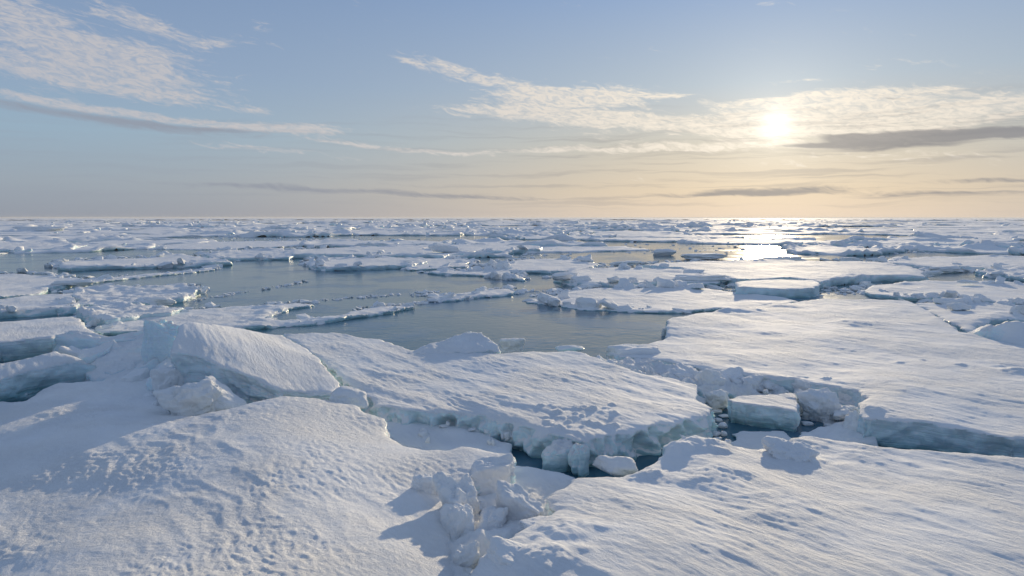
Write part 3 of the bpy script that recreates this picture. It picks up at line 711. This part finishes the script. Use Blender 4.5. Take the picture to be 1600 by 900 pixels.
# ================================================================== MIDDLE DISTANCE
MF = [
 ("flat floe with a raised lip left of the wide lead", [(-120, 430), (40, 427), (80, 430), (138, 437), (125, 443), (85, 447), (60, 456), (0, 463), (-120, 466)], .3, 'smooth', .12),
 ("floe with bright broken ends jutting into the wide lead", [(113, 465), (118, 451), (190, 449), (250, 449), (290, 445), (302, 449), (312, 455), (290, 463), (262, 468), (235, 475), (190, 477), (120, 474)], .3, 'rough', .15),
 ("low left floe with long shaded wall", [(-120, 468), (0, 464), (60, 458), (112, 457), (115, 468), (118, 476), (90, 479), (0, 483), (-120, 486)], .5, 'smooth', .1),
 ("snowy floe with a curled rim behind the dark crack", [(122, 484), (160, 477), (230, 478), (285, 482), (270, 490), (225, 494), (200, 498), (165, 503), (140, 497), (125, 490)], .3, 'rough', .2),
 ("rough thin sheet of frosty ice with a round water bay", [(175, 502), (210, 492), (280, 486), (340, 480), (400, 478), (470, 474), (490, 475), (450, 482), (425, 490), (416, 499), (430, 502), (480, 499), (535, 493), (556, 487), (600, 478), (640, 475), (646, 479), (600, 488), (556, 494), (535, 498), (490, 504), (430, 508), (360, 514), (300, 518), (230, 514), (160, 521), (150, 512)], .13, 'rough', .12),
 ("slender strip of rough ice adrift in the wide lead", [(684, 467), (700, 461), (740, 458), (752, 453), (790, 451), (806, 456), (800, 459), (760, 462), (720, 467), (692, 469)], .12, 'rough', .08),
 ("thin broken ribbon of ice along the left lead", [(136, 438), (200, 431), (280, 424), (330, 418.5), (334, 421), (280, 427), (200, 434.5), (142, 441)], .12, 'rough', .05),
 ("long low floe left of the lead with shaded front wall", [(92, 416), (110, 408), (150, 405), (250, 400), (275, 397), (335, 403), (362, 409), (330, 411), (260, 413), (180, 415), (110, 418)], .42, 'smooth', .25),
 ("small ridged floe between the two long floes", [(320, 396), (380, 391), (440, 390), (470, 397), (450, 402), (390, 403), (330, 404)], .35, 'rough', .3),
 ("longest floe across the middle with a hump and teal wall", [(440, 393), (500, 387), (560, 385), (640, 383), (700, 381), (840, 383), (848, 386), (840, 389), (760, 392), (720, 395), (690, 398), (620, 398), (560, 396), (460, 397)], .6, 'smooth', .25),
 ("oval floe with upturned left end on the wide lead", [(486, 410), (495, 404), (540, 402), (600, 400), (640, 402), (668, 408), (640, 413), (560, 416), (510, 417), (490, 415)], .45, 'smooth', .2),
 ("jumbled brash field right of the oval floe", [(625, 415), (650, 405), (700, 402), (735, 408), (728, 416), (680, 419), (640, 421)], .16, 'rough', .25),
 ("thin ice tongue pointing into the lead", [(668, 426), (700, 423), (770, 421), (800, 424), (817, 437), (790, 434), (740, 429), (695, 428)], .14, 'rough', .12),
 ("pale oval floe in the centre beyond the lead", [(765, 417), (785, 409), (830, 404), (880, 403), (920, 406), (935, 413), (905, 420), (860, 423), (800, 422)], .3, 'smooth', .1),
 ("smooth floe with peaked blocks on its left end", [(866, 434), (880, 427), (905, 420), (960, 417), (1040, 418), (1080, 423), (1122, 434), (1124, 441), (1070, 441), (1000, 440), (950, 442), (900, 441)], .35, 'smooth', .25),
 ("wide flat floe forming the far shore of the near lead", [(828, 470), (862, 466), (875, 456), (950, 449), (1000, 446), (1080, 447), (1160, 458), (1240, 467), (1250, 472), (1200, 477), (1130, 482), (1060, 486), (980, 484), (900, 479), (850, 473)], .13, 'smooth', .10),
 ("thick tabular block with clean vertical front on the right", [(1147, 443), (1165, 438), (1200, 436), (1270, 437), (1278, 443), (1276, 449), (1240, 450), (1170, 449), (1150, 448)], .5, 'smooth', 0),
 ("large smooth floe behind the tabular block", [(1000, 414), (1060, 409), (1200, 407), (1350, 408), (1420, 417), (1452, 427), (1440, 431), (1370, 430), (1310, 436), (1282, 440), (1230, 434), (1150, 436), (1120, 430), (1060, 418)], .4, 'smooth', .15),
 ("smooth right floe with glare band and a drooping edge", [(1345, 452), (1370, 444), (1440, 438), (1500, 439), (1600, 442), (1760, 448), (1760, 474), (1600, 472), (1530, 469), (1480, 463), (1410, 462), (1370, 458)], .35, 'smooth', .12),
 ("snow-covered floe between the hummock and the hollow on the right", [(1425, 474), (1500, 470), (1560, 472), (1760, 478), (1760, 505), (1600, 498), (1560, 497), (1510, 514), (1460, 492)], .3, 'smooth', .1),
 ("shallow floe with shaded front beyond the small golden lead", [(1372, 409), (1400, 402), (1500, 399), (1600, 400), (1760, 402), (1760, 414), (1600, 416), (1500, 418), (1440, 414)], .4, 'smooth', .2),
 ("ridged floe at the right edge by the golden lead", [(1524, 424), (1545, 420), (1600, 419), (1760, 419), (1760, 440), (1600, 436), (1570, 430), (1545, 428)], .3, 'rough', .3),
 ("grey-blue thin floe left of the long floe", [(225, 385), (330, 378), (480, 376), (520, 380), (440, 386), (330, 390), (250, 389)], .08, 'rough', .1),
 ("snowy floe at the left edge beyond the water", [(-120, 386), (0, 378), (90, 376), (135, 383), (110, 388), (0, 391), (-120, 392)], .4, 'rough', .4),
]
for i, (lb, ol, h_, st, rim) in enumerate(MF):
    hh = h_ * (.62 if 'tabular' not in lb else 1.0)
    far_ = i >= 7
    floe(lb, [(x, y + .35 * (h_ - hh) * (y - 340) / 4.0) for x, y in ol], h=hh, style=st, amp=(.6 if st == 'rough' and h_ < .2 else 1.3), edge=.30 if far_ else .22 if h_ > .2 else .16, rounding=.04, undercut=.0, lump=.05, q=1.1, rim=rim * .7, rimw=.6 if not far_ else 1.1, seed=20 + i,
         pile=0 if 'tabular' in lb or 'ribbon' in lb else 44, pile_size=.22 if not far_ else .42)
floe("big snow hummock with smooth shaded face at the right edge", [(1500, 521, .35), (1530, 509, .65), (1552, 503, .9), (1575, 498, 1.05), (1620, 502, 1.05), (1800, 515, 1.0), (1800, 545, .5), (1600, 545, .42), (1550, 532, .4)],
     h=.6, ctrl=[(1580, 530, .55)], style='smooth', edge=.05, rounding=.06, undercut=-.1, lump=.02, q=.9, name='snow_hummock', cat='snow hummock', split=False, seed=50)
# brash along every edge of the middle distance: nobody could count it
g_ = np.random.RandomState(77); bp_, bs_ = [], []
for i, (lb, ol, h_, st, rim) in enumerate(MF):
    pw = [P(x, y, 0.0)[:2] for x, y in ol]
    d_ = float(np.mean([math.hypot(*p) for p in pw]))
    cl = g_.rand()
    for p in along(pw, 130 if i < 7 else 170, g_, -d_ * .010, cl, cl + .75):
        sz = (.02 + .26 * g_.rand() ** 3.2) * (1 + d_ / 60)
        bp_.append((p[0], p[1], 0.0)); bs_.append(sz)
for (x0, y0, x1, y1, n) in [(500, 455, 690, 470, 60), (640, 455, 860, 462, 70), (300, 440, 480, 470, 40), (830, 452, 930, 462, 70), (1270, 448, 1400, 462, 110), (560, 470, 700, 482, 50), (700, 392, 900, 400, 80), (200, 372, 700, 380, 160), (880, 378, 1500, 396, 260), (240, 508, 430, 516, 60), (140, 508, 240, 524, 60)]:
    for k_ in range(n):
        t = g_.rand(); p = P(x0 + (x1 - x0) * t, y0 + (y1 - y0) * (g_.rand() if n > 75 else (1 - t)) + g_.uniform(-1.5, 1.5), 0)
        bp_.append((p[0], p[1], 0.0)); bs_.append(g_.uniform(.03, .11) * (1 + math.hypot(p[0], p[1]) / 50))
v_, f_ = rubble(bp_, bs_, 5, 1, .5)
tag(link_mesh('brash_ice', v_, f_, M_LUMP, flat=True), 'countless small lumps of brash ice strewn along the floe edges and leads', 'brash ice', kind='stuff')

# peaks and blocks of the middle distance
mb = [("peaked block on the left end of the smooth floe by the lead", 883, 436, 44, 10, .3), ("second peaked block on the smooth floe, nearer the lead", 905, 441, 34, 10, .2),
      ("flat white slab adrift below the two peaks", 922, 449, 36, 6, .05), ("hump with a shadowed face on the longest floe", 694, 393, 50, 11, .5),
      ("long shadowed hump above the tabular block", 1090, 440, 90, 12, .2), ("bright curled ice at the tip of the large smooth floe", 1454, 431, 26, 9, .3),
      ("glassy arched ice lump in the right-hand hollow", 1498, 484, 32, 12, .25), ("snow knob at the corner of the near lead", 1041, 525, 14, 12, .0),
      ("bright broken slab end jutting into the lead, nearer one", 245, 477, 50, 14, .1), ("bright broken slab end jutting into the lead, farther one", 300, 461, 32, 14, .05),
      ("small dark-shaded block frozen on the far shore of the near lead", 886, 478, 14, 7, .05), ("bright tilted plate at the tip of the left lipped floe", 112, 446, 54, 9, .2),
      ("blocky dark hump in the middle of the golden water", 1220, 409, 62, 9, .1), ("pile of blocks beside the golden pool", 1325, 410, 32, 8, .2),
      ("low shaded mound on the right golden lead's rim", 1480, 424, 46, 8, .1), ("small mound on the right floe's upper rim", 1515, 443, 26, 5, .3),
      ("heap of blocks left of the golden pool", 1100, 404, 70, 8, .1), ("snow heap left of the small golden strip", 975, 415, 44, 8, .1),
      ("rounded snow heap on the floe right of the long floe's tip", 1040, 398, 40, 9, .1), ("low heap far left on the water's rim", 60, 362, 60, 9, .2)]
for i, (lb, x, y, ww, hh, z0) in enumerate(mb):
    B(lb, x, y, ww, hh, z0, .5, .15, seed=130 + i, sub=5, sharp=7, rough=.09, slab=(i % 3 == 1))

# ================================================================== FAR PACK
def in_poly(px, py, poly):
    c = False; n = len(poly)
    for i in range(n):
        x1, y1 = poly[i]; x2, y2 = poly[(i + 1) % n]
        if (y1 > py) != (y2 > py) and px < (x2 - x1) * (py - y1) / (y2 - y1) + x1: c = not c
    return c
def pix(x, y, z=0.0):
    dzz = z - H
    yy = y * CP - dzz * SP; zz = y * SP + dzz * CP
    return 800 + F * x / yy, 450 - F * zz / yy
taken = [[p[:2] for p in m[1]] for m in MF]
leads = [[(1145, 366), (1300, 364), (1420, 372), (1400, 379), (1160, 376)], [(900, 376), (1140, 380), (1290, 382), (1300, 389), (1180, 393), (960, 394), (850, 388)], [(960, 402), (1100, 403), (1110, 411), (980, 411)],
         [(-50, 392), (130, 391), (150, 403), (60, 412), (-50, 420)], [(240, 373), (640, 370), (760, 372), (640, 380), (480, 380), (260, 384)], [(130, 366), (225, 366), (230, 376), (140, 378)],
         [(850, 392), (1000, 393), (1060, 402), (900, 403)]]
rg = random.Random(11)
rows = []; lr = math.log(52.0); k = 0
sites = []
while lr < math.log(1150):
    r = math.exp(lr)
    cell = 0.18 * (60 / r) ** 0.18
    for j in range(int(1.75 / cell) + 2):
        th = -0.875 + (j + (0.5 if k % 2 else 0)) * cell * 1.05
        sites.append((th + rg.uniform(-.36, .36) * cell, lr + rg.uniform(-.36, .36) * cell, cell))
    lr += cell * 0.95; k += 1
SA = np.array(sites)
def clip_cell(i):
    cx, cy, c = SA[i]
    d = np.hypot(SA[:, 0] - cx, SA[:, 1] - cy)
    nb = [j for j in np.argsort(d)[1:14]]
    poly = [(cx - 2 * c, cy - 2 * c), (cx + 2 * c, cy - 2 * c), (cx + 2 * c, cy + 2 * c), (cx - 2 * c, cy + 2 * c)]
    for j in nb:
        mx, my = (SA[j, 0] + cx) / 2, (SA[j, 1] + cy) / 2
        nx, ny = SA[j, 0] - cx, SA[j, 1] - cy
        L = math.hypot(nx, ny); nx /= L; ny /= L
        g = c * 0.016
        new = []
        for a in range(len(poly)):
            p, q_ = poly[a], poly[(a + 1) % len(poly)]
            dp = (p[0] - mx) * nx + (p[1] - my) * ny + g
            dq = (q_[0] - mx) * nx + (q_[1] - my) * ny + g
            if dp <= 0: new.append(p)
            if (dp < 0) != (dq < 0):
                t = dp / (dp - dq); new.append((p[0] + (q_[0] - p[0]) * t, p[1] + (q_[1] - p[1]) * t))
        poly = new
        if len(poly) < 3: return None
    return poly
nfar = 0; far_groups = {}
for i in range(len(SA)):
    th, l, c = SA[i]
    r = math.exp(l)
    px, py = pix(r * math.sin(th), r * math.cos(th))
    if any(in_poly(px, py, t) for t in taken) or any(in_poly(px, py, t) for t in leads): continue
    if py > 404 or rg.random() < 0.06: continue
    if abs(th) > 0.80: continue
    poly = clip_cell(i)
    if not poly: continue
    poly = [(math.exp(b) * math.sin(a), math.exp(b) * math.cos(a)) for a, b in poly]
    size = c * r
    ridge = rg.random()
    rim = 0.25 if ridge < .35 else (rg.uniform(.5, .9) if ridge < .8 else rg.uniform(1.0, 1.6))
    rim *= min(1.3, .55 + r / 300)
    hh = rg.uniform(.14, .30)
    where = "left third" if px < 530 else "middle third" if px < 1060 else "right third"
    far = "near band" if py > 372 else "middle band" if py > 352 else "farthest band"
    kind_ = "flat snowy floe" if ridge < .35 else "low-ridged floe" if ridge < .8 else "high-ridged floe"
    lb = kind_
    gname = f"{kind_}s in the {far} of the far pack, {where}"
    far_groups[gname] = f"# {kind_} in the {where} of the pack's {far}"
    floe(lb, poly, h=hh, style='smooth', amp=2.2, edge=size * .07, rounding=.04, undercut=.0, lump=.05, q=1.9, rim=rim * .8, pile=(0 if ridge < .35 else 16 if ridge < .8 else 46), pile_size=min(1.0, .28 + r / 380) * (1.0 if ridge < .8 else 1.5), pile_sub=1, rimw=size * rg.uniform(.05, .09), split=False,
         group=gname, mat=M_FAR, seed=rg.randint(0, 60), world=True, bottom=-.3)
    nfar += 1
for gname, fmt in far_groups.items(): ordinal(gname, fmt)
print("far floes", nfar)

# distant pack as one mass out to the horizon
def far_pack():
    a = np.arange(-0.85, 0.85, 0.0022)
    l = np.arange(math.log(1100), math.log(30000), 0.02)
    Ag, Lg = np.meshgrid(a, l); Rg = np.exp(Lg)
    X = Rg * np.sin(Ag); Y = Rg * np.cos(Ag)
    n = fbm2(Ag * 22, Lg * 9, 4, 5)
    rd = np.clip(rid2(Ag * 40, Lg * 12, 4, 9) - .55, 0, 2)
    Z = np.where(n > -.42, .3 + 1.1 * rd, -.5)
    V = np.stack([X, Y, Z], -1).reshape(-1, 3)
    idx = np.arange(X.size).reshape(X.shape)
    Q = np.stack([idx[:-1, :-1], idx[:-1, 1:], idx[1:, 1:], idx[1:, :-1]], -1).reshape(-1, 4)
    o = link_mesh('distant_pack_ice', V, Q, M_FAR)
    tag(o, "mass of pack ice fading into the horizon line", "pack ice", kind='stuff')
far_pack()
tri = sum(len(o.data.polygons) * (2 if len(o.data.polygons) and len(o.data.polygons[0].vertices) == 4 else 1) for o in S.objects if o.type == 'MESH')
print("triangles", tri, "objects", len(S.objects))

# ------------------------------------------------------------------ sea haze low over the pack
def haze():
    me = bpy.data.meshes.new('haze'); b = bmesh.new(); bmesh.ops.create_cube(b, size=1.0)
    for v in b.verts: v.co = (v.co.x * 90000, v.co.y * 90000, -1.2 + (v.co.z + .5) * 7.4)
    b.to_mesh(me); b.free()
    mt = bpy.data.materials.new('haze'); mt.use_nodes = True; n = NT(mt.node_tree); n.n.clear()
    pv = n.node('ShaderNodeVolumePrincipled'); pv.inputs['Color'].default_value = (.93, .95, .98, 1); pv.inputs['Density'].default_value = 0.00017
    pv.inputs['Anisotropy'].default_value = 0.2
    o_ = n.node('ShaderNodeOutputMaterial'); n.l.new(pv.outputs[0], o_.inputs['Volume'])
    me.materials.append(mt); o = bpy.data.objects.new('haze', me); S.collection.objects.link(o); tag(o, 'thin sea haze low over the pack ice', 'haze', kind='stuff')
haze()
